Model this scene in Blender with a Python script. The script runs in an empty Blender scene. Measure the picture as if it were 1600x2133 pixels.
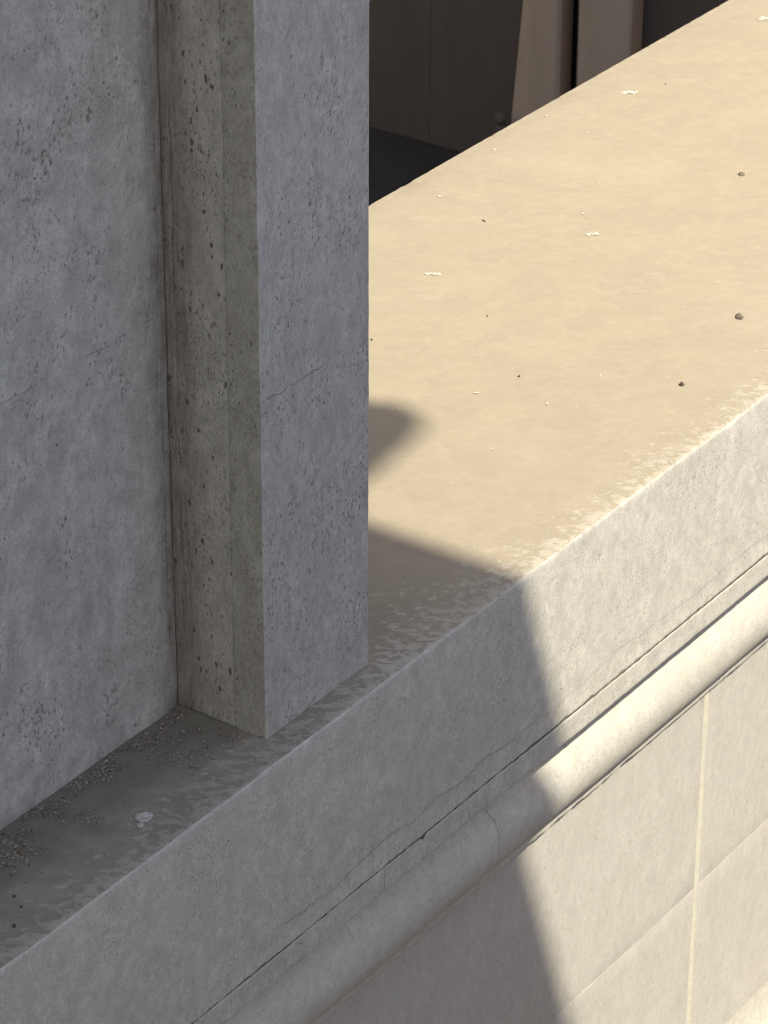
import bpy, bmesh, math, random
from mathutils import Vector, Matrix, noise

random.seed(7)
S = bpy.context.scene
COL = S.collection

# ------------------------------------------------------------------ camera
F_PX, PITCH, AZ, ROLL = 7013.88, 28.9802, 34.9804, -0.2013
CAM = Vector((-5.14347, -3.23948, 3.51416))
p_, a_, r_ = math.radians(PITCH), math.radians(AZ), math.radians(ROLL)
fw = Vector((math.cos(p_)*math.cos(a_), math.cos(p_)*math.sin(a_), -math.sin(p_)))
rt = Vector((math.sin(a_), -math.cos(a_), 0.0))
dn = fw.cross(rt)
rt2 = rt*math.cos(r_) + dn*math.sin(r_)
dn2 = -rt*math.sin(r_) + dn*math.cos(r_)
cd = bpy.data.cameras.new('camera')
cam = bpy.data.objects.new('camera', cd); COL.objects.link(cam)
rot = Matrix((rt2, -dn2, -fw)).transposed()
cam.matrix_world = Matrix.Translation(CAM) @ rot.to_4x4()
cd.sensor_fit = 'VERTICAL'; cd.sensor_height = 32.0
cd.lens = F_PX/2133.0*32.0
cd.clip_start = 0.1; cd.clip_end = 3000
cd.dof.use_dof = True; cd.dof.focus_distance = 7.0; cd.dof.aperture_fstop = 11.0
S.camera = cam

# ------------------------------------------------------------------ light
SUN = Vector((0.37, 0.72, -1.0))          # the way the sunlight travels
sd = -SUN.normalized()
elev = math.asin(sd.z)
W = bpy.data.worlds.new('World'); S.world = W; W.use_nodes = True
nt = W.node_tree
sky = nt.nodes.new('ShaderNodeTexSky'); sky.sky_type = 'NISHITA'
sky.sun_disc = False; sky.sun_elevation = elev
sky.sun_rotation = math.atan2(sd.x, sd.y)
sky.dust_density = 2.0; sky.air_density = 0.8; sky.ozone_density = 0.6
bg = nt.nodes['Background']; bg.inputs['Strength'].default_value = 0.135
nt.links.new(sky.outputs[0], bg.inputs[0])
sl = bpy.data.lights.new('sun', 'SUN'); sl.energy = 5.0; sl.angle = math.radians(0.75)
sl.color = (1.0, 0.92, 0.735)
so = bpy.data.objects.new('sun', sl); COL.objects.link(so)
so.rotation_euler = SUN.to_track_quat('-Z', 'Y').to_euler(); so.location = (-6, -10, 20)
vs = S.view_settings
vs.view_transform = 'Standard'; vs.look = 'None'; vs.gamma = 1; vs.exposure = 0.2
vs.use_curve_mapping = False
S.cycles.pixel_filter_type = 'BLACKMAN_HARRIS'; S.cycles.filter_width = 1.1
S.cycles.use_adaptive_sampling = True; S.cycles.adaptive_threshold = 0.02
S.cycles.max_bounces = 5; S.cycles.diffuse_bounces = 4; S.cycles.glossy_bounces = 2

# ------------------------------------------------------------------ materials
class NB:
    """small node-building helper"""
    def __init__(s, name, rough=0.9, spec=0.2):
        s.m = bpy.data.materials.new(name); s.m.use_nodes = True
        s.t = s.m.node_tree; s.n = s.t.nodes; s.l = s.t.links
        s.b = s.n['Principled BSDF']
        s.b.inputs['Roughness'].default_value = rough
        s.b.inputs['Specular IOR Level'].default_value = spec
        g = s.n.new('ShaderNodeNewGeometry'); s.pos = g.outputs['Position']; s.geo = g
    def set(s, sock, v):
        if hasattr(v, 'is_linked') or hasattr(v, 'links'): s.l.new(v, sock)
        else: sock.default_value = v
    def math(s, op, a, b=0.0, c=None, clamp=False):
        n = s.n.new('ShaderNodeMath'); n.operation = op; n.use_clamp = clamp
        s.set(n.inputs[0], a); s.set(n.inputs[1], b)
        if c is not None: s.set(n.inputs[2], c)
        return n.outputs[0]
    def scale(s, v, sc, off=(0, 0, 0)):
        n = s.n.new('ShaderNodeMapping'); s.set(n.inputs['Vector'], v)
        n.inputs['Scale'].default_value = sc; n.inputs['Location'].default_value = off
        return n.outputs[0]
    def noise(s, v, sc, det=4, rough=0.6, dist=0.0):
        n = s.n.new('ShaderNodeTexNoise'); s.set(n.inputs['Vector'], v)
        n.inputs['Scale'].default_value = sc; n.inputs['Detail'].default_value = det
        n.inputs['Roughness'].default_value = rough; n.inputs['Distortion'].default_value = dist
        return n.outputs['Fac']
    def warp(s, v, sc, amt):
        n = s.n.new('ShaderNodeTexNoise'); s.set(n.inputs['Vector'], v)
        n.inputs['Scale'].default_value = sc; n.inputs['Detail'].default_value = 3
        m = s.n.new('ShaderNodeVectorMath'); m.operation = 'MULTIPLY_ADD'
        s.l.new(n.outputs['Color'], m.inputs[0]); m.inputs[1].default_value = (amt,)*3
        s.set(m.inputs[2], v)
        return m.outputs[0]
    def step(s, v, a, b):
        n = s.n.new('ShaderNodeMapRange'); n.interpolation_type = 'SMOOTHSTEP'
        s.set(n.inputs['Value'], v); s.set(n.inputs['From Min'], a); s.set(n.inputs['From Max'], b)
        return n.outputs['Result']
    def lin(s, v, a, b, c, d):
        n = s.n.new('ShaderNodeMapRange'); s.set(n.inputs['Value'], v)
        for k, q in zip(('From Min', 'From Max', 'To Min', 'To Max'), (a, b, c, d)): n.inputs[k].default_value = q
        return n.outputs['Result']
    def mix(s, f, a, b):
        n = s.n.new('ShaderNodeMix'); n.data_type = 'RGBA'
        s.set(n.inputs[0], f)
        for k, q in ((6, a), (7, b)):
            if isinstance(q, tuple): n.inputs[k].default_value = q if len(q) == 4 else (*q, 1)
            else: s.l.new(q, n.inputs[k])
        return n.outputs[2]
    def voro(s, v, sc, rnd=1.0):
        n = s.n.new('ShaderNodeTexVoronoi'); s.set(n.inputs['Vector'], v)
        n.inputs['Scale'].default_value = sc; n.inputs['Randomness'].default_value = rnd
        sep = s.n.new('ShaderNodeSeparateColor'); s.l.new(n.outputs['Color'], sep.inputs[0])
        return n.outputs['Distance'], sep.outputs[0], sep.outputs[1]
    def xyz(s):
        n = s.n.new('ShaderNodeSeparateXYZ'); s.l.new(s.pos, n.inputs[0]); return n.outputs
    def pits(s, v, sc, frac, r0, r1):
        """1 inside small holes; frac of the cells carry one"""
        d, c1, c2 = s.voro(v, sc)
        r = s.lin(c2, 0, 1, r0, r1)
        r = s.math('MULTIPLY', r, s.math('GREATER_THAN', c1, s.math('SUBTRACT', 1.0, frac)))
        q = s.math('SUBTRACT', r, d)
        return s.step(q, -0.02, 0.10)
    def finish(s, col, height, strength, dist=0.003):
        if isinstance(col, tuple): s.b.inputs['Base Color'].default_value = (*col, 1)
        else: s.l.new(col, s.b.inputs['Base Color'])
        b = s.n.new('ShaderNodeBump'); b.inputs['Strength'].default_value = strength
        b.inputs['Distance'].default_value = dist
        s.l.new(height, b.inputs['Height']); s.l.new(b.outputs[0], s.b.inputs['Normal'])
        return s.m

def stone(name, base, warm, dirt, pit_amt=1.0, dirt_amt=0.6, patch_amt=0.5, vz=0.55, stain=None,
          cracks=(), bump=0.6, pale=None, big_pits=0.06, con=1.0):
    """weathered shelly limestone: mottling, brushed dirt, elongated holes, fossil rings"""
    k = NB(name)
    p = k.pos
    pv = k.scale(p, (1, 1, vz))
    pw = k.warp(pv, 55, 0.012)
    big = k.noise(p, 2.3, 2, 0.55)
    mid = k.noise(pv, 17, 4, 0.66, 0.2)
    sm = k.noise(pv, 48, 4, 0.68)
    fine = k.noise(pv, 170, 3, 0.75)
    col = k.mix(k.step(mid, 0.38, 0.64), warm, base)
    col = k.mix(k.math('MULTIPLY', k.step(big, 0.45, 0.68), 0.55), col, warm)
    # light/dark grain
    lum = k.math('ADD', k.lin(sm, 0.3, 0.7, 1-0.20*con, 1+0.15*con), k.lin(fine, 0.3, 0.7, -0.14*con, 0.14*con))
    # brushed dirt: streaky flecks gathered in patches
    fl = k.noise(k.scale(pw, (1, 1, 0.95)), 105, 4, 0.72)
    patch = k.step(k.noise(pv, 8.5, 4, 0.65), 0.42, 0.66)
    thr = k.lin(patch, 0, 1, 0.66, 0.50)
    d1 = k.math('MULTIPLY', k.step(fl, thr, k.math('ADD', thr, 0.13)), dirt_amt)
    col = k.mix(d1, col, dirt)
    soft = k.math('MULTIPLY', k.step(k.noise(pv, 24, 4, 0.66), 0.50, 0.70), patch_amt)
    col = k.mix(soft, col, tuple(0.55*a+0.45*b for a, b in zip(dirt, warm)))
    if pale:
        pl = k.step(k.noise(pw, 14, 6, 0.65, 0.8), 0.56, 0.66)
        col = k.mix(k.math('MULTIPLY', pl, pale[1]), col, pale[0])
    # holes
    dens = k.step(k.noise(p, 7, 4, 0.6), 0.42, 0.64)
    h1 = k.math('MULTIPLY', k.pits(k.warp(pv, 90, 0.012), 78, big_pits, 0.10, 0.34), 1.0)
    h2 = k.math('MULTIPLY', k.pits(k.warp(pv, 120, 0.006), 165, 0.22, 0.16, 0.42), k.lin(dens, 0, 1, 0.15, 1))
    h3 = k.math('MULTIPLY', k.pits(k.warp(pv, 120, 0.005), 300, 0.24, 0.22, 0.48), k.lin(dens, 0, 1, 0.3, 0.9))
    holes = k.math('MAXIMUM', k.math('MAXIMUM', h1, h2), k.math('MULTIPLY', h3, 0.9))
    col = k.mix(k.math('MULTIPLY', holes, 0.72*pit_amt), col, tuple(0.22*c for c in dirt))
    # fossil shells: faint rings
    d, c1, c2 = k.voro(k.warp(p, 30, 0.02), 17)
    ring = k.math('SUBTRACT', 1.0, k.step(k.math('ABSOLUTE', k.math('SUBTRACT', d, k.lin(c2, 0, 1, 0.10, 0.26))), 0.008, 0.035))
    ring = k.math('MULTIPLY', ring, k.math('MULTIPLY', k.math('GREATER_THAN', c1, 0.86), k.step(sm, 0.42, 0.55)))
    col = k.mix(k.math('MULTIPLY', ring, 0.35), col, dirt)
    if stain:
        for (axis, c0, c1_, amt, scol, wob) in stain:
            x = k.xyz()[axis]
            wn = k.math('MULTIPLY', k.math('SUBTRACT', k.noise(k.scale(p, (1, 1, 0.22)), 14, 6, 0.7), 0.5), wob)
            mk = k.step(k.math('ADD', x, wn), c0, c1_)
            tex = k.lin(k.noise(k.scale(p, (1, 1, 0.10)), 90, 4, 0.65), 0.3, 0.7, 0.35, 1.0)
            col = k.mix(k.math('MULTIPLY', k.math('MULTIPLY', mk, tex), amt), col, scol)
    hgt = k.math('ADD', k.math('MULTIPLY', sm, 0.35), k.math('MULTIPLY', fine, 0.22))
    hgt = k.math('SUBTRACT', hgt, k.math('MULTIPLY', holes, 0.9*pit_amt))
    hgt = k.math('SUBTRACT', hgt, k.math('MULTIPLY', k.step(fl, 0.55, 0.7), 0.18))
    hgt = k.math('SUBTRACT', hgt, k.math('MULTIPLY', ring, 0.25))
    for (nx, ny, nz, off, w, *wob) in cracks:
        wob = wob[0] if wob else 0.035
        n = k.n.new('ShaderNodeVectorMath'); n.operation = 'DOT_PRODUCT'
        k.l.new(p, n.inputs[0]); n.inputs[1].default_value = (nx, ny, nz)
        q = k.math('ADD', k.math('SUBTRACT', n.outputs['Value'], off),
                   k.math('MULTIPLY', k.math('SUBTRACT', k.noise(p, 18, 6, 0.65), 0.5), wob))
        cr = k.math('SUBTRACT', 1.0, k.step(k.math('ABSOLUTE', q), w*0.3, w))
        cr = k.math('MULTIPLY', cr, k.step(k.noise(p, 7, 2), 0.46, 0.58))
        col = k.mix(k.math('MULTIPLY', cr, 0.24), col, tuple(0.45*c for c in dirt))
        hgt = k.math('SUBTRACT', hgt, k.math('MULTIPLY', cr, 0.5))
    v = k.n.new('ShaderNodeVectorMath'); v.operation = 'SCALE'
    k.l.new(col, v.inputs[0]); k.l.new(lum, v.inputs['Scale'])
    return k.finish(v.outputs[0], hgt, bump, 0.004)

DIRT = (0.19, 0.165, 0.135)
M = {}
M['face'] = stone('coping_face_stone', (0.645, 0.621, 0.563), (0.565, 0.541, 0.485), (0.30, 0.285, 0.25),
                  pit_amt=0.8, dirt_amt=0.45, patch_amt=0.55, vz=0.85, big_pits=0.02, bump=0.22, con=0.8)
M['torus'] = stone('moulding_stone', (0.645, 0.622, 0.563), (0.585, 0.563, 0.505), (0.31, 0.302, 0.266),
                   pit_amt=0.5, dirt_amt=0.25, patch_amt=0.28, vz=0.9, big_pits=0.015, bump=0.16, con=0.6)
M['panel'] = stone('wall_panel_stone', (0.60, 0.575, 0.53), (0.565, 0.538, 0.492), (0.30, 0.28, 0.25),
                   pit_amt=0.4, dirt_amt=0.22, patch_amt=0.36, vz=0.6, big_pits=0.006, bump=0.32,
                   pale=((0.60, 0.58, 0.535), 0.30), con=0.45)
M['wall'] = stone('recessed_wall_stone', (0.535, 0.521, 0.492), (0.44, 0.424, 0.395), DIRT, vz=0.72,
                  pit_amt=0.75, dirt_amt=0.78, patch_amt=0.58, big_pits=0.012, con=1.0,
                  cracks=[(1, 0, 0, -0.836, 0.0030, 0.012), (0, 0, 1, 0.852, 0.002, 0.03)],
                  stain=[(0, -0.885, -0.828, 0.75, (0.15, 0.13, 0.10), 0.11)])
M['pier'] = stone('pier_stone', (0.50, 0.495, 0.485), (0.43, 0.415, 0.395), DIRT,
                  pit_amt=0.95, dirt_amt=0.5, patch_amt=0.42, big_pits=0.05,
                  cracks=())
M['reveal'] = stone('reveal_stone', (0.525, 0.48, 0.39), (0.44, 0.40, 0.32), (0.16, 0.135, 0.10),
                    pit_amt=1.0, dirt_amt=0.55, patch_amt=0.55, big_pits=0.13,
                    stain=[(1, 0.185, 0.245, 0.85, (0.20, 0.16, 0.118), 0.08)],
                    cracks=[(0, 1, 0, 0.258, 0.004, 0.020)])
M['edge'] = stone('pier_edge_stone', (0.53, 0.515, 0.483), (0.46, 0.442, 0.41), (0.18, 0.155, 0.12),
                  pit_amt=0.85, dirt_amt=0.5, patch_amt=0.36, big_pits=0.035,
                  cracks=[(-0.41, 0.0, 0.91, 0.2836, 0.0035), (0.02, 0, 1.0, 0.709, 0.0025)])
M['strip'] = stone('pier_side_stone', (0.465, 0.428, 0.345), (0.40, 0.365, 0.29), (0.16, 0.135, 0.10),
                   pit_amt=0.8, dirt_amt=0.4, patch_amt=0.5, big_pits=0.02)
M['plain'] = stone('building_stone', (0.47, 0.43, 0.37), (0.42, 0.38, 0.33), (0.28, 0.24, 0.2), pit_amt=0.3, dirt_amt=0.2)

def top_mat():
    k = NB('coping_top_stone', 0.88, 0.25)
    p = k.pos
    x, y, z = k.xyz()
    # wiped-on crust: patches drawn out along one direction
    r = k.n.new('ShaderNodeVectorRotate'); r.rotation_type = 'Z_AXIS'
    k.l.new(p, r.inputs['Vector']); r.inputs['Angle'].default_value = math.radians(50)
    ps = k.scale(r.outputs[0], (0.85, 1.2, 1))
    pw = k.warp(ps, 20, 0.03)
    big = k.noise(ps, 2.2, 4, 0.55); mid = k.noise(pw, 9, 6, 0.6, 0.6)
    fine = k.noise(p, 240, 4, 0.7); sm = k.noise(pw, 40, 5, 0.65)
    tan, tan2, pale, pale2 = (0.437, 0.374, 0.280), (0.410, 0.353, 0.268), (0.51, 0.45, 0.35), (0.54, 0.49, 0.40)
    grey, dgrey = (0.272, 0.265, 0.226), (0.224, 0.218, 0.187)
    col = k.mix(k.step(mid, 0.36, 0.66), tan2, tan)
    col = k.mix(k.math('MULTIPLY', k.step(big, 0.48, 0.70), 0.55), col, (0.462, 0.404, 0.303))
    smear = k.math('MULTIPLY', k.step(k.noise(pw, 19, 7, 0.66, 0.3), 0.56, 0.66), 0.28)
    col = k.mix(smear, col, pale)
    # old grime on the narrow strip in front of the recessed wall
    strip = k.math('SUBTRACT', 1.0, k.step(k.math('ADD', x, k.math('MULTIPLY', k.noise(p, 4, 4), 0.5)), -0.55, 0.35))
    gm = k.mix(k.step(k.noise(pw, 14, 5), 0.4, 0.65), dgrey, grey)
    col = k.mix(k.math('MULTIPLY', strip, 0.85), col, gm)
    # dark sand film lying against the wall foot
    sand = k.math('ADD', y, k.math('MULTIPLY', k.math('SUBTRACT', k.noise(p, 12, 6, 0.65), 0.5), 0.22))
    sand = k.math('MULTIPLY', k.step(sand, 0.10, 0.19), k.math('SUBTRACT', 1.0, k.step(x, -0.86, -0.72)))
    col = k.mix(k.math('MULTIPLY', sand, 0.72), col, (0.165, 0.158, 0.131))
    # worn, pale rim near the front arris: broken flakes that thin out inwards
    n = k.noise(k.warp(ps, 60, 0.008), 44, 7, 0.75, 0.1)
    wide = k.lin(k.noise(p, 2.7, 3), 0.3, 0.7, 0.09, 0.34)
    wide = k.math('ADD', wide, k.math('MULTIPLY', k.math('SUBTRACT', 1.0, k.step(k.math('ABSOLUTE', k.math('ADD', x, 0.12)), 0.12, 0.45)), 0.12))
    q = k.math('DIVIDE', y, wide)
    thr = k.lin(q, 0.0, 1.0, 0.43, 0.70)
    rim = k.math('MULTIPLY', k.step(n, thr, k.math('ADD', thr, 0.08)), k.math('SUBTRACT', 1.0, k.step(q, 0.9, 1.6)))
    rim = k.math('MULTIPLY', rim, k.math('SUBTRACT', 1.0, k.math('MULTIPLY', k.math('SUBTRACT', 1.0, k.step(x, -0.75, -0.45)), 0.40)))
    col = k.mix(k.math('MULTIPLY', rim, 0.88), col, k.mix(strip, pale2, (0.47, 0.445, 0.39)))
    # pale line on the back arris
    bk = k.step(k.math('ADD', y, k.math('MULTIPLY', k.math('SUBTRACT', k.noise(p, 20, 5), 0.5), 0.08)), 1.345, 1.375)
    col = k.mix(k.math('MULTIPLY', bk, 0.6), col, pale)
    spk = k.pits(k.warp(p, 80, 0.006), 75, 0.03, 0.12, 0.3)
    col = k.mix(k.math('MULTIPLY', spk, 0.5), col, pale2)
    dk = k.pits(k.warp(p, 80, 0.006), 110, 0.025, 0.10, 0.26)
    col = k.mix(k.math('MULTIPLY', dk, 0.5), col, (0.22, 0.17, 0.12))
    lum = k.math('ADD', k.lin(sm, 0.3, 0.7, 0.95, 1.04), k.lin(fine, 0.3, 0.7, -0.035, 0.035))
    v = k.n.new('ShaderNodeVectorMath'); v.operation = 'SCALE'
    k.l.new(col, v.inputs[0]); k.l.new(lum, v.inputs['Scale'])
    h = k.math('ADD', k.math('MULTIPLY', fine, 0.12), k.math('MULTIPLY', sm, 0.14))
    h = k.math('ADD', h, k.math('MULTIPLY', rim, 0.45))
    h = k.math('ADD', h, k.math('MULTIPLY', mid, 0.5))
    return k.finish(v.outputs[0], h, 0.38, 0.004)
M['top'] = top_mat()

def simple(name, c1, c2, sc=30, rough=0.85, bump=0.3, island=False, spec=0.2, stretch=(1, 1, 1)):
    k = NB(name, rough, spec)
    v = k.scale(k.pos, stretch)
    n = k.noise(v, sc, 5, 0.65)
    f = k.step(n, 0.35, 0.65)
    if island: f = k.math('ADD', k.math('MULTIPLY', f, 0.3), k.math('MULTIPLY', k.geo.outputs['Random Per Island'], 0.75), clamp=True)
    col = k.mix(f, c1, c2)
    return k.finish(col, k.math('ADD', n, k.math('MULTIPLY', k.noise(v, sc*5, 3), 0.4)), bump, 0.003)
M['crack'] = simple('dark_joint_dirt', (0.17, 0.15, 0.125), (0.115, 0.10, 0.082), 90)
M['mortar'] = simple('mortar', (0.64, 0.615, 0.54), (0.58, 0.55, 0.475), 60)
M['hairline'] = simple('pale_mortar', (0.585, 0.57, 0.525), (0.54, 0.525, 0.48), 80)
M['bronze'] = simple('dark_brown_panel', (0.135, 0.11, 0.09), (0.12, 0.099, 0.081), 5, 0.6, 0.1, stretch=(1, 1, .3))
M['pil'] = simple('brown_grey_stone', (0.52, 0.42, 0.325), (0.46, 0.37, 0.285), 9, 0.8, 0.15, stretch=(1, 1, .15))
M['black'] = simple('black_metal', (0.02, 0.018, 0.017), (0.03, 0.027, 0.025), 30, 0.5, 0.1)
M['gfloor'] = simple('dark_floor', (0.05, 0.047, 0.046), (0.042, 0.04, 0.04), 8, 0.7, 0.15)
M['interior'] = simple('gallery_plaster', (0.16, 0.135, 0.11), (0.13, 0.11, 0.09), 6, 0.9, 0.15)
M['ground'] = simple('dark_paving', (0.075, 0.073, 0.07), (0.06, 0.058, 0.056), 3, 0.9, 0.3)
M['pebble'] = simple('grey_pebble', (0.22, 0.19, 0.14), (0.12, 0.105, 0.08), 120, 0.85, 0.6)
M['dark'] = simple('dark_crumb', (0.10, 0.085, 0.065), (0.06, 0.05, 0.04), 150, 0.9, 0.6)
M['flake'] = simple('grey_white_plaster', (0.56, 0.545, 0.51), (0.42, 0.405, 0.375), 130, 0.9, 0.6)
M['white'] = simple('white_lime_chip', (0.78, 0.72, 0.62), (0.62, 0.56, 0.46), 130, 0.9, 0.6)
M['grit'] = simple('grit_grains', (0.045, 0.041, 0.035), (0.44, 0.41, 0.355), 200, 0.9, 0.4, island=True)
M['sand'] = simple('sand_grains', (0.10, 0.09, 0.075), (0.30, 0.27, 0.22), 200, 0.9, 0.4, island=True)

# ------------------------------------------------------------------ builders
def link(name, bm_or_me, mat, parent=None, loc=None, smooth=35):
    if isinstance(bm_or_me, bmesh.types.BMesh):
        me = bpy.data.meshes.new(name); bm_or_me.to_mesh(me); bm_or_me.free()
    else: me = bm_or_me
    for m in (mat if isinstance(mat, (list, tuple)) else [mat]): me.materials.append(m)
    o = bpy.data.objects.new(name, me); COL.objects.link(o)
    if smooth:
        me.polygons.foreach_set('use_smooth', [True]*len(me.polygons))
        try: me.set_sharp_from_angle(angle=math.radians(smooth))
        except Exception: pass
    if parent: o.parent = parent
    if loc: o.location = loc
    return o

def tag(o, label=None, cat=None, group=None, kind=None):
    if label: o['label'] = label
    if cat: o['category'] = cat
    if group: o['group'] = group
    if kind: o['kind'] = kind
    return o

def thing(name, label, cat, loc=(0, 0, 0)):
    o = bpy.data.objects.new(name, None); COL.objects.link(o); o.location = loc
    o.empty_display_size = 0.1
    return tag(o, label, cat)

def nz(x, y=0.0, z=0.0): return noise.noise(Vector((x, y, z)))

def axis(lo, hi, r, res):
    n = max(2, int(round((hi-lo-2*r)/res)))
    mid = [lo+r+(hi-lo-2*r)*i/n for i in range(n+1)]
    return [lo, lo+r*0.35, lo+r*0.7] + mid + [hi-r*0.7, hi-r*0.35, hi]

def block(lo, hi, r=0.004, res=(0.05, 0.05, 0.05), chip=0.6, wav=0.0008, seed=0.0, faces='xXyYzZ'):
    """stone block with worn, irregular arrises"""
    bm = bmesh.new()
    ax = [axis(lo[i], hi[i], r, res[i]) for i in range(3)]
    lo, hi = Vector(lo), Vector(hi)
    cache = {}
    def vert(i, j, k):
        key = (i, j, k)
        if key in cache: return cache[key]
        p = Vector((ax[0][i], ax[1][j], ax[2][k]))
        n1 = nz(p.x*38+seed, p.y*38, p.z*38); n2 = nz(p.x*9, p.y*9+seed, p.z*9); n3 = nz(p.x*120, p.y*120, p.z*120+seed)
        rr = r*(1+chip*(n1*1.1+n3*0.7)+chip*3.0*max(0, n2-0.22))
        rr = min(max(rr, r*0.15), min((hi-lo)[a] for a in range(3))*0.4)
        c = Vector([min(max(p[a], lo[a]+rr), hi[a]-rr) for a in range(3)])
        d = p-c
        if d.length > 1e-9: q = c + d.normalized()*min(rr, d.length)
        else: q = p
        w = wav*(nz(p.x*3+seed, p.y*3, p.z*3)+0.5*nz(p.x*11, p.y*11+seed, p.z*7))
        if d.length > 1e-9: q = q + d.normalized()*w
        cache[key] = bm.verts.new(q); return cache[key]
    N = [len(a) for a in ax]
    def quad(f, a, b, rng_a, rng_b, flip):
        for i in range(rng_a-1):
            for j in range(rng_b-1):
                vs_ = [f(i, j), f(i+1, j), f(i+1, j+1), f(i, j+1)]
                if flip: vs_.reverse()
                if len(set(vs_)) == 4: bm.faces.new(vs_)
    if 'x' in faces: quad(lambda i, j: vert(0, i, j), 1, 2, N[1], N[2], True)
    if 'X' in faces: quad(lambda i, j: vert(N[0]-1, i, j), 1, 2, N[1], N[2], False)
    if 'y' in faces: quad(lambda i, j: vert(i, 0, j), 0, 2, N[0], N[2], False)
    if 'Y' in faces: quad(lambda i, j: vert(i, N[1]-1, j), 0, 2, N[0], N[2], True)
    if 'z' in faces: quad(lambda i, j: vert(i, j, 0), 0, 1, N[0], N[1], True)
    if 'Z' in faces: quad(lambda i, j: vert(i, j, N[2]-1), 0, 1, N[0], N[1], False)
    return bm

def profile(pts, xs, disp, mats=None, caps=True, ends=0.0):
    """sweep a closed (y, z) outline along x; disp(i, x, y, z) -> (dy, dz)"""
    bm = bmesh.new(); rows = []
    n = len(pts)
    for x in xs:
        row = []
        for i, (y, z) in enumerate(pts):
            dy, dz = disp(i, x, y, z)
            ex = ends*(nz(i*0.13, round(x, 2)*7)+0.5*nz(i*0.5, round(x, 2)*7)) if ends and x in (xs[0], xs[-1]) else 0
            row.append(bm.verts.new((x+ex, y+dy, z+dz)))
        rows.append(row)
    for a, b in zip(rows[:-1], rows[1:]):
        for i in range(n):
            j = (i+1) % n
            f = bm.faces.new((a[i], b[i], b[j], a[j]))
            if mats: f.material_index = mats(i)
    if caps:
        bm.faces.new(rows[0]); bm.faces.new(list(reversed(rows[-1])))
    bmesh.ops.recalc_face_normals(bm, faces=bm.faces)
    return bm

def rng(a, b, n): return [a+(b-a)*i/n for i in range(n+1)]

XL, XR = -3.6, 6.0
def xsteps(a, b, fine0=-1.9, fine1=3.5, df=0.006, dc=0.1):
    xs = []; x = a
    while x < b-1e-6:
        xs.append(x); x += df if fine0 <= x <= fine1 else dc
    xs.append(b); return xs

# ------------------------------------------------------------------ setting: ground
bm = bmesh.new()
bmesh.ops.create_grid(bm, x_segments=2, y_segments=2, size=900)
tag(link('ground', bm, M['ground'], loc=(0, 0, -3.2), smooth=0), kind='structure')

# ------------------------------------------------------------------ parapet
par = thing('stone_parapet', 'broad stone parapet with tan sunlit top, rounded moulding and jointed pale face below', 'parapet', (0, 0, 0))

# coping block: top + front face
back = 1.372
ys = [1.30, 1.15, 1.0, 0.85, 0.7, 0.55, 0.42, 0.32, 0.24, 0.17, 0.11, 0.07, 0.04, 0.02, 0.010]
pts = [(back, -0.60), (back, -0.03), (back, -0.012), (back-0.0008, -0.005), (back-0.004, -0.001), (back-0.010, 0)]
n_edge_b = (1, 5)
pts += [(y, 0.0) for y in ys]
i_e0 = len(pts)
pts += [(0.005, -0.0004), (0.0018, -0.0016), (0.0004, -0.0045), (0, -0.010)]
i_e1 = len(pts)
zf = [-0.02, -0.04, -0.07] + rng(-0.10, -0.34, 8) + rng(-0.352, -0.428, 19) + [-0.434, -0.438, -0.4415]
pts += [(0, z) for z in zf]
i_low = len(pts)
pts += [(0.0008, -0.4445), (0.003, -0.446), (0.25, -0.446), (0.25, -0.60)]
def coping_disp(i, x, y, z):
    dy = dz = 0.0
    if 1 <= i <= 4:                     # back arris
        c = 0.0016*nz(x*42, 3.1)+0.0012*nz(x*120, 8.0)+0.006*max(0, nz(x*12, 5)-0.35)
        w = (0.3, 0.8, 1, 0.8)[i-1]
        return (-c*w, -abs(c)*w*0.8)
    if i_e0-1 <= i < i_e1+1:            # front arris
        c = 0.0002+0.0012*nz(x*36, 1.3)+0.0011*nz(x*110, 2.0)+0.016*max(0, nz(x*10, 7)-0.32)+0.009*max(0, nz(x*27, 9)-0.28)
        w = (0.15, 0.75, 1, 0.75, 0.3, 0.1, 0.05)[min(6, i-i_e0+1)]
        c = max(c, 0)
        lw = 0.0026*nz(x*4.3, 15)+0.0018*nz(x*13, 16)
        return (c*w+lw*w*0.6, -c*w+lw*w*0.8)
    if i < i_e0:
        return (0, 0.0016*nz(x*2.1, y*2.1)+0.0006*nz(x*9, y*9, 4))
    if i < i_low+2:
        dy = 0.0012*nz(x*2.5, 11, z*2.5)+0.0005*nz(x*14, 12, z*9)
        zs = -0.386+0.020*nz(x*3.3, 2)+0.014*nz(x*11, 3)+0.006*nz(x*40, 4)   # a flaked bed
        st = 0.0026*max(0, min(1, 0.75+2.4*nz(x*2.3, 6)))*(1.0 if x < 0.3 else 0.45)
        t = max(0, min(1, (zs-z)/0.004))
        fade = max(0, min(1, (z+0.447)/0.03))
        dy += st*t*fade*(1 if z < -0.34 else 0)
        dy += 0.004*max(0, nz(x*8, 21, z*14)-0.38) if z < -0.05 else 0
    if i >= i_low-3 and i < i_low+2:    # lower arris
        c = 0.0016*nz(x*30, 31)+0.0012*nz(x*95, 32)+0.005*max(0, nz(x*9, 33)-0.32)
        c = max(c, -0.0005)
        w = (0.35, 0.7, 1, 1, 0.6)[i-i_low+3]
        dy += c*w*0.6; dz += c*w*1.3
    return (dy, dz)
bm = profile(pts, xsteps(XL, XR), coping_disp,
             mats=lambda i: 0 if 3 <= i < i_e0+1 else 1)
link('coping', bm, [M['top'], M['face']], par)

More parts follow.
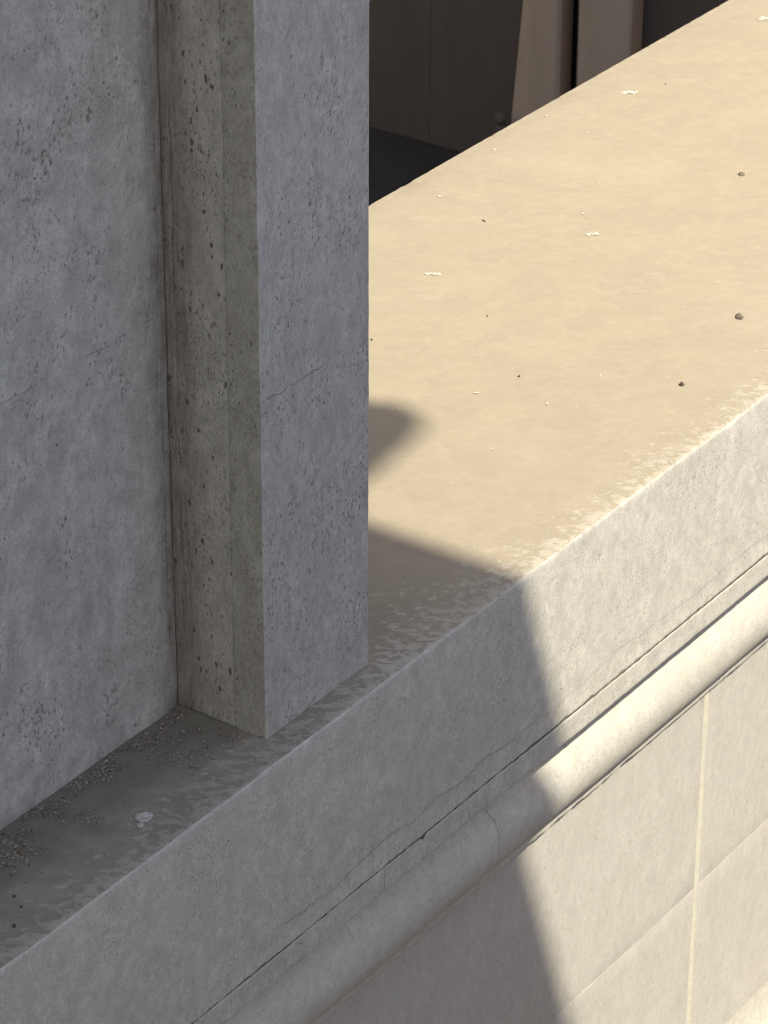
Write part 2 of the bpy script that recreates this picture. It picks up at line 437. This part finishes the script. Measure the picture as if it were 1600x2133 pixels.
# fillet band: blocks butted end to end under the coping
pb = [(0.25, -0.4522), (0.0020, -0.4522), (0.0006, -0.4526), (0.0, -0.4538)] + [(0.0, z) for z in (-0.459, -0.468, -0.478, -0.488, -0.498, -0.506)] + \
     [(0.0002, -0.5095), (0.0010, -0.5115), (0.0030, -0.5125), (0.25, -0.5125)]
def band_disp(i, x, y, z):
    dy = 0.001*nz(x*4, 41, z*6)+0.0006*nz(x*22, 42, z*22) if 0 < i < len(pb)-1 else 0
    t = max(0.0, min(1.0, (0.22-x)/0.35)); rec = 0.0035*t*t*(3-2*t)
    if 0 < i < len(pb)-1: dy += rec
    dz = 0
    if 1 <= i <= 3:                     # ragged upper arris along the open bed joint
        dz = 0.0012+0.0026*nz(x*5, 46)+0.0020*nz(x*31, 47)+0.0012*nz(x*90, 48)
        dz = min(dz, 0.0056); dy += max(0, -dz)*0.5
    if 6 <= i <= 12:
        c = max(0, 0.0012*nz(x*34, 43)+0.0010*nz(x*110, 44)+0.008*max(0, nz(x*8, 45)-0.40))
        w = (0, 0, 0.1, 0.3, 0.7, 1, 0.6)[i-6]
        dy += c*w*0.7; dz += c*w
    return (dy, dz)
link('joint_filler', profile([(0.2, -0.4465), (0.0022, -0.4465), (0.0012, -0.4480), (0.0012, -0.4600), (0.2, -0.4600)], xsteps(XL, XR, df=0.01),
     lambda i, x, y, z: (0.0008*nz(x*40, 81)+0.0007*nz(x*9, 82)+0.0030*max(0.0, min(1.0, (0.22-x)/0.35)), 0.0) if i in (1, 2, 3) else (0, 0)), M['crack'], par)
joints = [XL, -2.10, -0.503, 1.62, 3.4, XR]
for a, b in zip(joints[:-1], joints[1:]):
    link('fillet_band', profile(pb, xsteps(a+0.0009, b-0.0009), band_disp), M['face'], par)

# torus moulding
TC, TR = (0.190, -0.725), 0.128
def torus_pts():
    out = [(0.30, TC[1]+TR*0.985)]
    for k in range(0, 41):
        a = math.radians(80 + 205*k/40)
        out.append((TC[0]+TR*math.cos(a), TC[1]+TR*math.sin(a)))
    y, z = out[-1]
    out += [(0.30, z)]
    return out
pt = torus_pts()
def torus_disp(i, x, y, z):
    if i in (0, len(pt)-1): return (0, 0)
    ny, nzz = (y-TC[0])/TR, (z-TC[1])/TR
    d = 0.0022*nz(x*3, y*5+50, z*5)+0.0010*nz(x*13, y*13+51, z*13)-0.004*max(0, nz(x*6, y*9+52, z*9)-0.42)
    return (ny*d, nzz*d)
joints = [XL, -2.0, -0.505, 0.025, 2.55, 4.3, XR]
for a, b in zip(joints[:-1], joints[1:]):
    link('torus_moulding', profile(pt, xsteps(a+0.0005, b-0.0005, df=0.02), torus_disp, ends=0.012), M['torus'], par)

# narrow bed fillet below the torus, its lower edge ragged
zb = TC[1]+TR*math.sin(math.radians(285))-0.0005
pf = [(0.30, zb), (0.170, zb), (0.1665, zb-0.004)] + [(0.166, z) for z in rng(zb-0.012, -0.914, 4)] + [(0.1662, -0.919), (0.168, -0.923), (0.173, -0.925), (0.30, -0.925)]
def bed_disp(i, x, y, z):
    if i >= 6 and i < len(pf)-1:
        c = 0.005*nz(x*3.5, 61)+0.0055*nz(x*14, 62)+0.0030*nz(x*60, 63)
        return (0.25*abs(c), c*(1 if i > 6 else 0.4))
    return (0.0006*nz(x*12, 64), 0)
link('bed_fillet', profile(pf, xsteps(XL, XR), bed_disp), M['torus'], par)

# lower wall: big panels with mortar joints
YW = 0.21
def panel(x0, x1, z0, z1, seed):
    return block((x0, YW, z0), (x1, 0.75, z1), 0.0007, (0.06, 0.3, 0.06), 0.5, 0.0010, seed)
JX, JZ = 1.206, -1.570
xe = [XL, -0.95, JX, 3.36, XR]
s_ = 1.0
for i in range(4):
    g = 0.0095
    x0 = xe[i]+(g if i else 0); x1 = xe[i+1]-(g if i < 3 else 0)
    link('stone_panel', panel(x0, x1, JZ+0.0002, -0.905, s_), M['panel'], par); s_ += 3.3
    link('stone_panel', panel(x0, x1, -2.15, JZ-0.0002, s_), M['panel'], par); s_ += 3.3
# vertical mortar: a slightly smeared bead, proud of the stone
def bead(xc, z0, z1, seed):
    bm = bmesh.new(); rows = []
    n = int((z1-z0)/0.008)
    for i in range(n+1):
        z = z0+(z1-z0)*i/n
        c = xc+0.0045*nz(z*2.6, seed)+0.0020*nz(z*11, seed)
        w = 0.0125+0.0028*nz(z*6, seed+2)+0.0016*nz(z*40, seed+3)
        h = 0.0058+0.0020*nz(z*7, seed+5)+0.0012*nz(z*50, seed+6)
        row = []
        for k, (u, v) in enumerate(((-1, -1.2), (-1, 0.10), (-0.5, 0.65), (0.05, 1), (0.35, 0.55), (1, 0.05), (1, -1.2))):
            row.append(bm.verts.new((c+u*w, YW-(v*h if v > 0 else v*0.006), z)))
        rows.append(row)
    for a, b in zip(rows[:-1], rows[1:]):
        for k in range(6): bm.faces.new((a[k], a[k+1], b[k+1], b[k]))
    bmesh.ops.recalc_face_normals(bm, faces=bm.faces)
    return bm
for i, xj in enumerate(xe[1:-1]):
    link('mortar_joint', bead(xj, -2.149, -0.955, 5.0+i*9), M['mortar'], par)
# thin smeared horizontal joint
bm = bmesh.new(); rows = []
for x in xsteps(XL, XR, df=0.008):
    w = 0.0006+0.0024*max(0, nz(x*5, 71)+0.05)+0.0008*nz(x*30, 72)
    w = max(w, 0.0002)
    w *= 0.55
    zc = JZ+0.0016*nz(x*4, 73)+0.0008*nz(x*22, 74)
    rows.append([bm.verts.new((x, YW+dy, zc+u*w)) for u, dy in ((-1.2, 0.004), (-1, -0.0003), (0, -0.0005), (1, -0.0003), (1.2, 0.004))])
for a, b in zip(rows[:-1], rows[1:]):
    for k in range(4): bm.faces.new((a[k], b[k], b[k+1], a[k+1]))
link('mortar_joint', bm, M['hairline'], par)
# foot of the wall flares outwards
pfoot = [(0.75, -2.151), (YW+0.001, -2.151)]
for k in range(1, 15):
    a = math.radians(90*k/14)
    pfoot.append((YW-0.30*(1-math.cos(a)), -2.151-0.34*math.sin(a)))
pfoot += [(YW-0.30, -2.56), (YW-0.34, -2.57), (YW-0.34, -3.2), (0.75, -3.2)]
link('base_moulding', profile(pfoot, xsteps(XL, XR, df=0.03), lambda i, x, y, z: (0.001*nz(x*5, z*5), 0)), M['torus'], par)
# core and back of the parapet
link('parapet_core', block((XL, 0.76, -3.2), (XR, back-0.004, -0.601), 0.004, (0.5, 0.3, 0.3)), M['plain'], par)

# ------------------------------------------------------------------ building on the left: recessed wall
TOPZ = 4.8
bw = thing('recessed_wall', 'grey speckled stone wall set back behind the narrow ledge on the left', 'wall', (-1.8, 0.276, 0))
def child_block(name, lo, hi, mat, par_, **kw):
    o = link(name, block(lo, hi, **kw), mat, par_)
    o.location = -Vector(par_.location)
    return o
R2 = (0.03, 0.15, 0.03)
child_block('wall_block', (XL, 0.276, 0.001), (-0.818, 1.30, TOPZ), M['wall'], bw, r=0.002, res=(0.03, 0.15, 0.035), wav=0.0018, seed=3)

pier = thing('stone_pier', 'square stone pier standing on the ledge with a yellowish stained side', 'pier', (-0.65, 0.3, 0))
child_block('pier_core', (-0.8135, 0.1375, 0.0012), (-0.482, 1.30, TOPZ-0.001), M['reveal'], pier, r=0.004, res=(0.05, 0.02, 0.02), wav=0.0022, seed=17)
o = child_block('facing_slab', (-0.8165, 0.0625, 0.001), (-0.476, 0.1355, TOPZ-0.001), M['edge'], pier, r=0.0012, res=(0.02, 0.02, 0.005), chip=1.0, wav=0.0010, seed=23)
o.data.materials.append(M['strip'])
for f in o.data.polygons:
    if f.normal.x < -0.8: f.material_index = 1

# ------------------------------------------------------------------ canopy above, out of the picture: throws the shade
can = thing('stone_canopy', 'stone canopy slab resting on the pier, reaching out over the ledge above the view', 'canopy', (-1.8, 0, 4.8))
def slab(outline, z0, z1):
    """outline is where the slab's top edge throws its shadow on the parapet top"""
    bm = bmesh.new()
    top = [bm.verts.new((x+sd.x/sd.z*z1, y+sd.y/sd.z*z1, z1)) for x, y in outline]
    bot = [bm.verts.new((v.co.x, v.co.y, z0)) for v in top]
    bm.faces.new(top); bm.faces.new(list(reversed(bot)))
    n = len(top)
    for i in range(n):
        j = (i+1) % n; bm.faces.new((top[i], bot[i], bot[j], top[j]))
    bmesh.ops.recalc_face_normals(bm, faces=bm.faces)
    return bm
arc = [(0.20, 0.545), (0.30, 0.558), (0.38, 0.57), (0.45, 0.588), (0.49, 0.618), (0.493, 0.655), (0.478, 0.705), (0.455, 0.75), (0.42, 0.80)]
outline = [(0.0, -2.2), (0.0, 0.44), (-0.05, 0.50), (0.05, 0.55)] + arc + [(0.30, 0.95), (0.42, 1.45), (0.75, 2.35), (0.75, 2.75), (-1.95, 2.75), (-1.95, -2.2)]
o = link('canopy_slab', slab(outline, 4.801, 4.85), M['plain'], can, smooth=0); o.location = -Vector(can.location)

opp = thing('sky_block_building', 'plain grey block added to cut low skylight, below and behind the viewpoint, out of view', 'building', (0, -4.0, -3.2))  # unseen mass added to hold back low sky and ground bounce
o = link('wall', block((-9, -9, -3.2), (12, -4.0, 1.0), 0.01, (1, 1, 1), 0.2, 0), M['plain'], opp); o.location = -Vector(opp.location)
o = link('sky_block_edge', block((-9.1, -9.1, 1.001), (12.1, -3.92, 1.12), 0.01, (1, 1, 0.1), 0.2, 0), M['plain'], opp); o.location = -Vector(opp.location)

# ------------------------------------------------------------------ shaded gallery behind the parapet
gal = thing('gallery_building', 'dark shaded gallery interior with brown panels and pale pilasters behind the parapet', 'building', (3, 4, -2.14))
GF = -2.14; GX = 6.0
def gblock(name, lo, hi, mat, r=0.004, label=None, sm=True):
    o = link(name, block(lo, hi, r, (0.4, 0.4, 0.4), 0.2, 0.0), mat, gal, smooth=35)
    o.location = -Vector(gal.location)
    if label: o['label'] = label
    return o
gblock('sun_block_lintel', (-0.47, 1.45, 0.50), (6.6, 1.62, 2.75), M['plain'], 0.006)  # wall added to keep sun off the gallery; its lower edge is in view
gblock('bounce_wall', (-1.0, 6.7, GF), (5.99, 7.2, 3.4), M['plain'])  # unseen wall added to bounce warm sunlight onto panels and pilasters
gblock('dark_panel', (GX+0.02, 4.341, GF+0.002), (GX+0.10, 5.4, 2.8), M['bronze'], 0.002)
gblock('dark_panel', (GX+0.02, 3.70, GF+0.002), (GX+0.10, 4.339, 2.8), M['bronze'], 0.002)
gblock('dark_panel', (GX+0.02, 1.64, GF+0.002), (GX+0.10, 3.44, 2.8), M['bronze'])
gblock('dark_slot', (GX+0.05, 3.44, GF+0.002), (GX+0.10, 3.70, 2.8), M['black'])
gblock('metal_strip', (GX+0.0, 3.552, GF+0.002), (GX+0.049, 3.598, 2.8), M['bronze'])
gblock('backing_wall', (GX+0.11, 1.63, GF), (GX+0.4, 6.6, 3.2), M['interior'])
gblock('pilaster', (GX-0.08, 3.295, GF+0.002), (GX+0.019, 3.548, 2.8), M['pil'], 0.012)
# battered half-round pilaster
bm = bmesh.new(); rows = []
for i in range(15):
    z = GF+0.002+(2.8-GF)*i/14
    lean = 0.083*(z-GF)
    y1 = 3.915-lean; y0 = 3.632
    row = [bm.verts.new((GX+0.019, y0, z)), bm.verts.new((GX-0.07, y0, z)), bm.verts.new((GX-0.085, y0+0.014, z))]
    for k in range(0, 9):
        a = math.radians(90*k/8)
        row.append(bm.verts.new((GX+0.019-0.104*math.cos(a), y1-0.07+0.07*math.sin(a), z)))
    rows.append(row)
for a, b in zip(rows[:-1], rows[1:]):
    for k in range(len(a)): bm.faces.new((a[k], a[(k+1) % len(a)], b[(k+1) % len(a)], b[k]))
bm.faces.new(list(reversed(rows[0]))); bm.faces.new(rows[-1])
bmesh.ops.recalc_face_normals(bm, faces=bm.faces)
o = link('rounded_pilaster', bm, M['pil'], gal); o.location = -Vector(gal.location)
bm = bmesh.new()
bmesh.ops.create_uvsphere(bm, u_segments=16, v_segments=10, radius=0.028)
bmesh.ops.create_cone(bm, segments=12, radius1=0.045, radius2=0.02, depth=0.12, cap_ends=True, matrix=Matrix.Translation((0, 0, -0.075)))
for v in bm.verts: v.co += Vector((GX-0.13, 3.878, GF+0.275))
o = link('knob', bm, M['bronze'], gal); o.location = -Vector(gal.location)
gf = link('floor', block((-1.0, back+0.001, GF-0.2), (GX+0.1, 8, GF), 0.003, (0.5, 0.5, 0.2), 0, 0), M['gfloor'])
tag(gf, kind='structure')

# ------------------------------------------------------------------ loose things on the ledge
def lump(seed, sx, sy, sz, sub=2, rough=0.35, flat=0.25):
    bm = bmesh.new(); bmesh.ops.create_icosphere(bm, subdivisions=sub, radius=1)
    for v in bm.verts:
        c = v.co.copy()
        f = 1+rough*nz(c.x*1.3+seed, c.y*1.3, c.z*1.3)+rough*0.6*nz(c.x*3.1, c.y*3.1+seed, c.z*3.1)
        v.co = Vector((c.x*f*sx, c.y*f*sy, max(c.z*f, -flat)*sz))
    lo = min(v.co.z for v in bm.verts)
    for v in bm.verts: v.co.z -= lo
    return bm

def place(name, bm, mat, x, y, rz, label, cat, group=None, smooth=40):
    o = link(name, bm, mat, None, (x, y, 0.0012), smooth)
    o.rotation_euler[2] = rz
    return tag(o, label, cat, group)

place('pebble', lump(1, 0.0125, 0.0085, 0.0065, 3), M['pebble'], 1.340, 0.255, 0.6,
      'largest grey-brown pebble on the sunlit parapet top near the right edge', 'pebble')
place('stone_crumb', lump(2, 0.009, 0.008, 0.006, 2), M['pebble'], 2.097, 0.682, 0.2,
      'brown crumb on the sunlit top beside a pale smear, well behind the largest pebble', 'crumb')
place('stone_crumb', lump(3, 0.007, 0.006, 0.006, 2), M['dark'], 0.948, 0.184, 0.0,
      'small dark round crumb on the sunlit top by the flaky pale front rim', 'crumb')
place('stone_crumb', lump(4, 0.007, 0.002, 0.002, 2), M['dark'], 1.456, 1.070, 1.2,
      'thin dark sliver lying alone on the sunlit top right of the pier', 'crumb')

def flake(seed, L, Wd, th, n=26, crease=0.3):
    """thin broken plate with a ragged outline and a ribbed face"""
    bm = bmesh.new()
    rings = []
    for fr in (1.0, 0.7, 0.4):
        ring = []
        for i in range(n):
            a = 2*math.pi*i/n
            r = 1+0.28*nz(math.cos(a)*1.4+seed, math.sin(a)*1.4)+0.30*nz(math.cos(a)*4+seed, math.sin(a)*4, 2)+0.22*nz(math.cos(a)*9+seed, math.sin(a)*9, 5)
            x, y = math.cos(a)*r*fr*L, math.sin(a)*r*fr*Wd
            z = th*(0.75+crease*math.sin(y/Wd*9+x/L*2+seed)+0.4*nz(x/L*3, y/Wd*3, seed)) if fr < 1 else th*(0.55+0.3*nz(x/L*4, y/Wd*4, seed))
            ring.append(bm.verts.new((x, y, max(z, th*0.12))))
        rings.append(ring)
    base = [bm.verts.new((v.co.x*0.97, v.co.y*0.97, 0)) for v in rings[0]]
    c = bm.verts.new((0, 0, th))
    for a, b in ((base, rings[0]), (rings[0], rings[1]), (rings[1], rings[2])):
        for i in range(n):
            j = (i+1) % n; bm.faces.new((a[i], a[j], b[j], b[i]))
    for i in range(n): bm.faces.new((rings[2][i], rings[2][(i+1) % n], c))
    bm.faces.new(list(reversed(base)))
    return bm
place('plaster_flake', flake(1, 0.0175, 0.015, 0.0045), M['flake'], -1.159, 0.088, -0.5,
      'large white plaster flake with ribbed face on the shaded ledge', 'flake', smooth=25)
place('plaster_flake', flake(4, 0.009, 0.007, 0.003, 14), M['flake'], -1.181, 0.077, 0.3,
      'little white plaster chip just in front of the large ribbed flake', 'flake', smooth=25)
def crumbly(seed, L, Wd, hgt):
    bm = bmesh.new(); r = random.Random(seed)
    for i in range(6):
        t = (i+r.uniform(-.6, .6))/5.0
        b2 = lump(seed+i*1.7, L*r.uniform(.15, .55), Wd*r.uniform(.3, .7), hgt*r.uniform(.4, 1.1), 2, 0.8)
        me = bpy.data.meshes.new('t'); b2.to_mesh(me); b2.free()
        me.transform(Matrix.Translation(((t-0.5)*1.6*L, (r.random()-0.5)*Wd*0.9, 0)))
        bm.from_mesh(me); bpy.data.meshes.remove(me)
    return bm
RZ = math.radians(-55)
place('lime_crumbs', crumbly(11, 0.020, 0.010, 0.005), M['white'], 2.417, 1.217, RZ,
      'long white crumbly lime deposit on the sunlit top near its far edge', 'lime deposit', smooth=30)
place('lime_crumbs', crumbly(12, 0.024, 0.012, 0.006), M['white'], 3.145, 1.195, RZ,
      'white crumbly lime deposit cut by the right edge in the upper right corner', 'lime deposit', smooth=30)
place('lime_crumbs', crumbly(13, 0.012, 0.009, 0.005), M['white'], 1.544, 0.798, RZ,
      'small white lime crumb in the middle of the sunlit top', 'lime deposit', smooth=30)
place('lime_crumbs', crumbly(14, 0.017, 0.006, 0.003), M['white'], 1.117, 0.992, RZ,
      'thin streak of white lime crumbs on the sunlit top right of the pier', 'lime deposit', smooth=30)

# small chips: alike, scattered
chips = [(0.688, 0.386), (0.638, 0.547), (1.516, 1.249), (2.138, 1.319), (1.859, 1.304)]
r = random.Random(5)
while len(chips) < 24: chips.append((r.uniform(0.4, 2.7), r.uniform(0.12, 1.25)))
base_chip = None
for i, (x, y) in enumerate(chips):
    if base_chip is None:
        base_chip = place('lime_chip', lump(21, 0.0042, 0.0032, 0.0026, 1, 0.6), M['white'], x, y, 0.4,
              'tiny white lime chip scattered on the sunlit parapet top', 'chip', 'tiny white chips on the sunlit top')
    else:
        o = base_chip.copy(); COL.objects.link(o); o.location = (x, y, 0.0012)
        s = r.uniform(0.45, 1.15) if i > 4 else 1.25
        o.scale = (s*r.uniform(.8, 1.4), s, s); o.rotation_euler[2] = r.uniform(0, 6.28)
base_d = None
for i in range(9):
    x, y = r.uniform(0.4, 2.9), r.uniform(0.10, 1.2)
    if base_d is None:
        base_d = place('dark_speck', lump(31, 0.0030, 0.0024, 0.0022, 1, 0.6), M['dark'], x, y, 0.4,
              'tiny dark grain scattered on the sunlit parapet top', 'grain', 'tiny dark grains on the sunlit top')
    else:
        o = base_d.copy(); COL.objects.link(o); o.location = (x, y, 0.0012)
        s = r.uniform(0.5, 1.2); o.scale = (s, s, s); o.rotation_euler[2] = r.uniform(0, 6.28)
for x, y, sx, lab in ((-1.487, 0.121, 0.0034, 'farthest of three dark crumbs on the shaded ledge at the left edge'),
                      (-1.504, 0.090, 0.0027, 'middle one of three dark crumbs on the shaded ledge at the left edge'),
                      (-1.555, 0.063, 0.0040, 'nearest of three dark crumbs on the shaded ledge at the left edge')):
    place('stone_crumb', lump(x*9, sx*1.4, sx*0.7, sx*0.5, 2, 0.8), M['dark'], x, y, 0.5, lab, 'crumb')
place('stone_crumb', lump(44, 0.010, 0.006, 0.004, 2, 0.7), M['pebble'], -1.379, 0.196, 0.8,
      'flat grey stone crumb half in the sand near the left edge', 'crumb')

# grit swept against the foot of the wall and pier
def grains(count, size0, size1, seed, region):
    rr = random.Random(seed); verts = []; faces = []
    tries = 0; made = 0
    while made < count and tries < count*40:
        tries += 1
        x, y = region(rr)
        if x is None: continue
        s = size0+(size1-size0)*rr.random()**3
        ax = Vector((rr.uniform(-1, 1), rr.uniform(-1, 1), rr.uniform(-1, 1))).normalized()
        Rm = Matrix.Rotation(rr.uniform(0, 6.28), 3, ax)
        b = len(verts)
        sh = (1, rr.uniform(.5, 1), rr.uniform(.35, .8))
        for v in ((1, 0, 0), (-1, 0, 0), (0, 1, 0), (0, -1, 0), (0, 0, 1), (0, 0, -1)):
            q = Rm @ Vector((v[0]*sh[0], v[1]*sh[1], v[2]*sh[2]))*s*rr.uniform(.8, 1.2)
            verts.append((x+q.x, y+q.y, 0.001+s*0.35+q.z*0.8))
        for f in ((0, 2, 4), (2, 1, 4), (1, 3, 4), (3, 0, 4), (2, 0, 5), (1, 2, 5), (3, 1, 5), (0, 3, 5)):
            faces.append(tuple(b+k for k in f))
        made += 1
    me = bpy.data.meshes.new('grit'); me.from_pydata(verts, [], faces); return me
def reg(power):
    def f(rr):
        x = rr.uniform(-1.75, -0.822)
        y = 0.274-abs(rr.gauss(0, 0.055))
        if x > -1.0 and rr.random() < 0.6: y = rr.uniform(0.10, 0.272)
        if y < 0.07 or y > 0.272: return None, None
        n = nz(x*9, y*9, 3)+0.6*nz(x*27, y*27, 5)
        if n < power+rr.uniform(-.25, .1): return None, None
        return x, y
    return f
tag(link('grit', grains(3400, 0.0009, 0.0042, 3, reg(0.10)), M['grit'], smooth=0), 'loose dark and pale grit lying along the foot of the recessed wall', 'grit', kind='stuff')
tag(link('sand', grains(9000, 0.0006, 0.0016, 8, reg(-0.15)), M['sand'], smooth=0), 'fine grey sand swept into the corner between wall and pier', 'sand', kind='stuff')
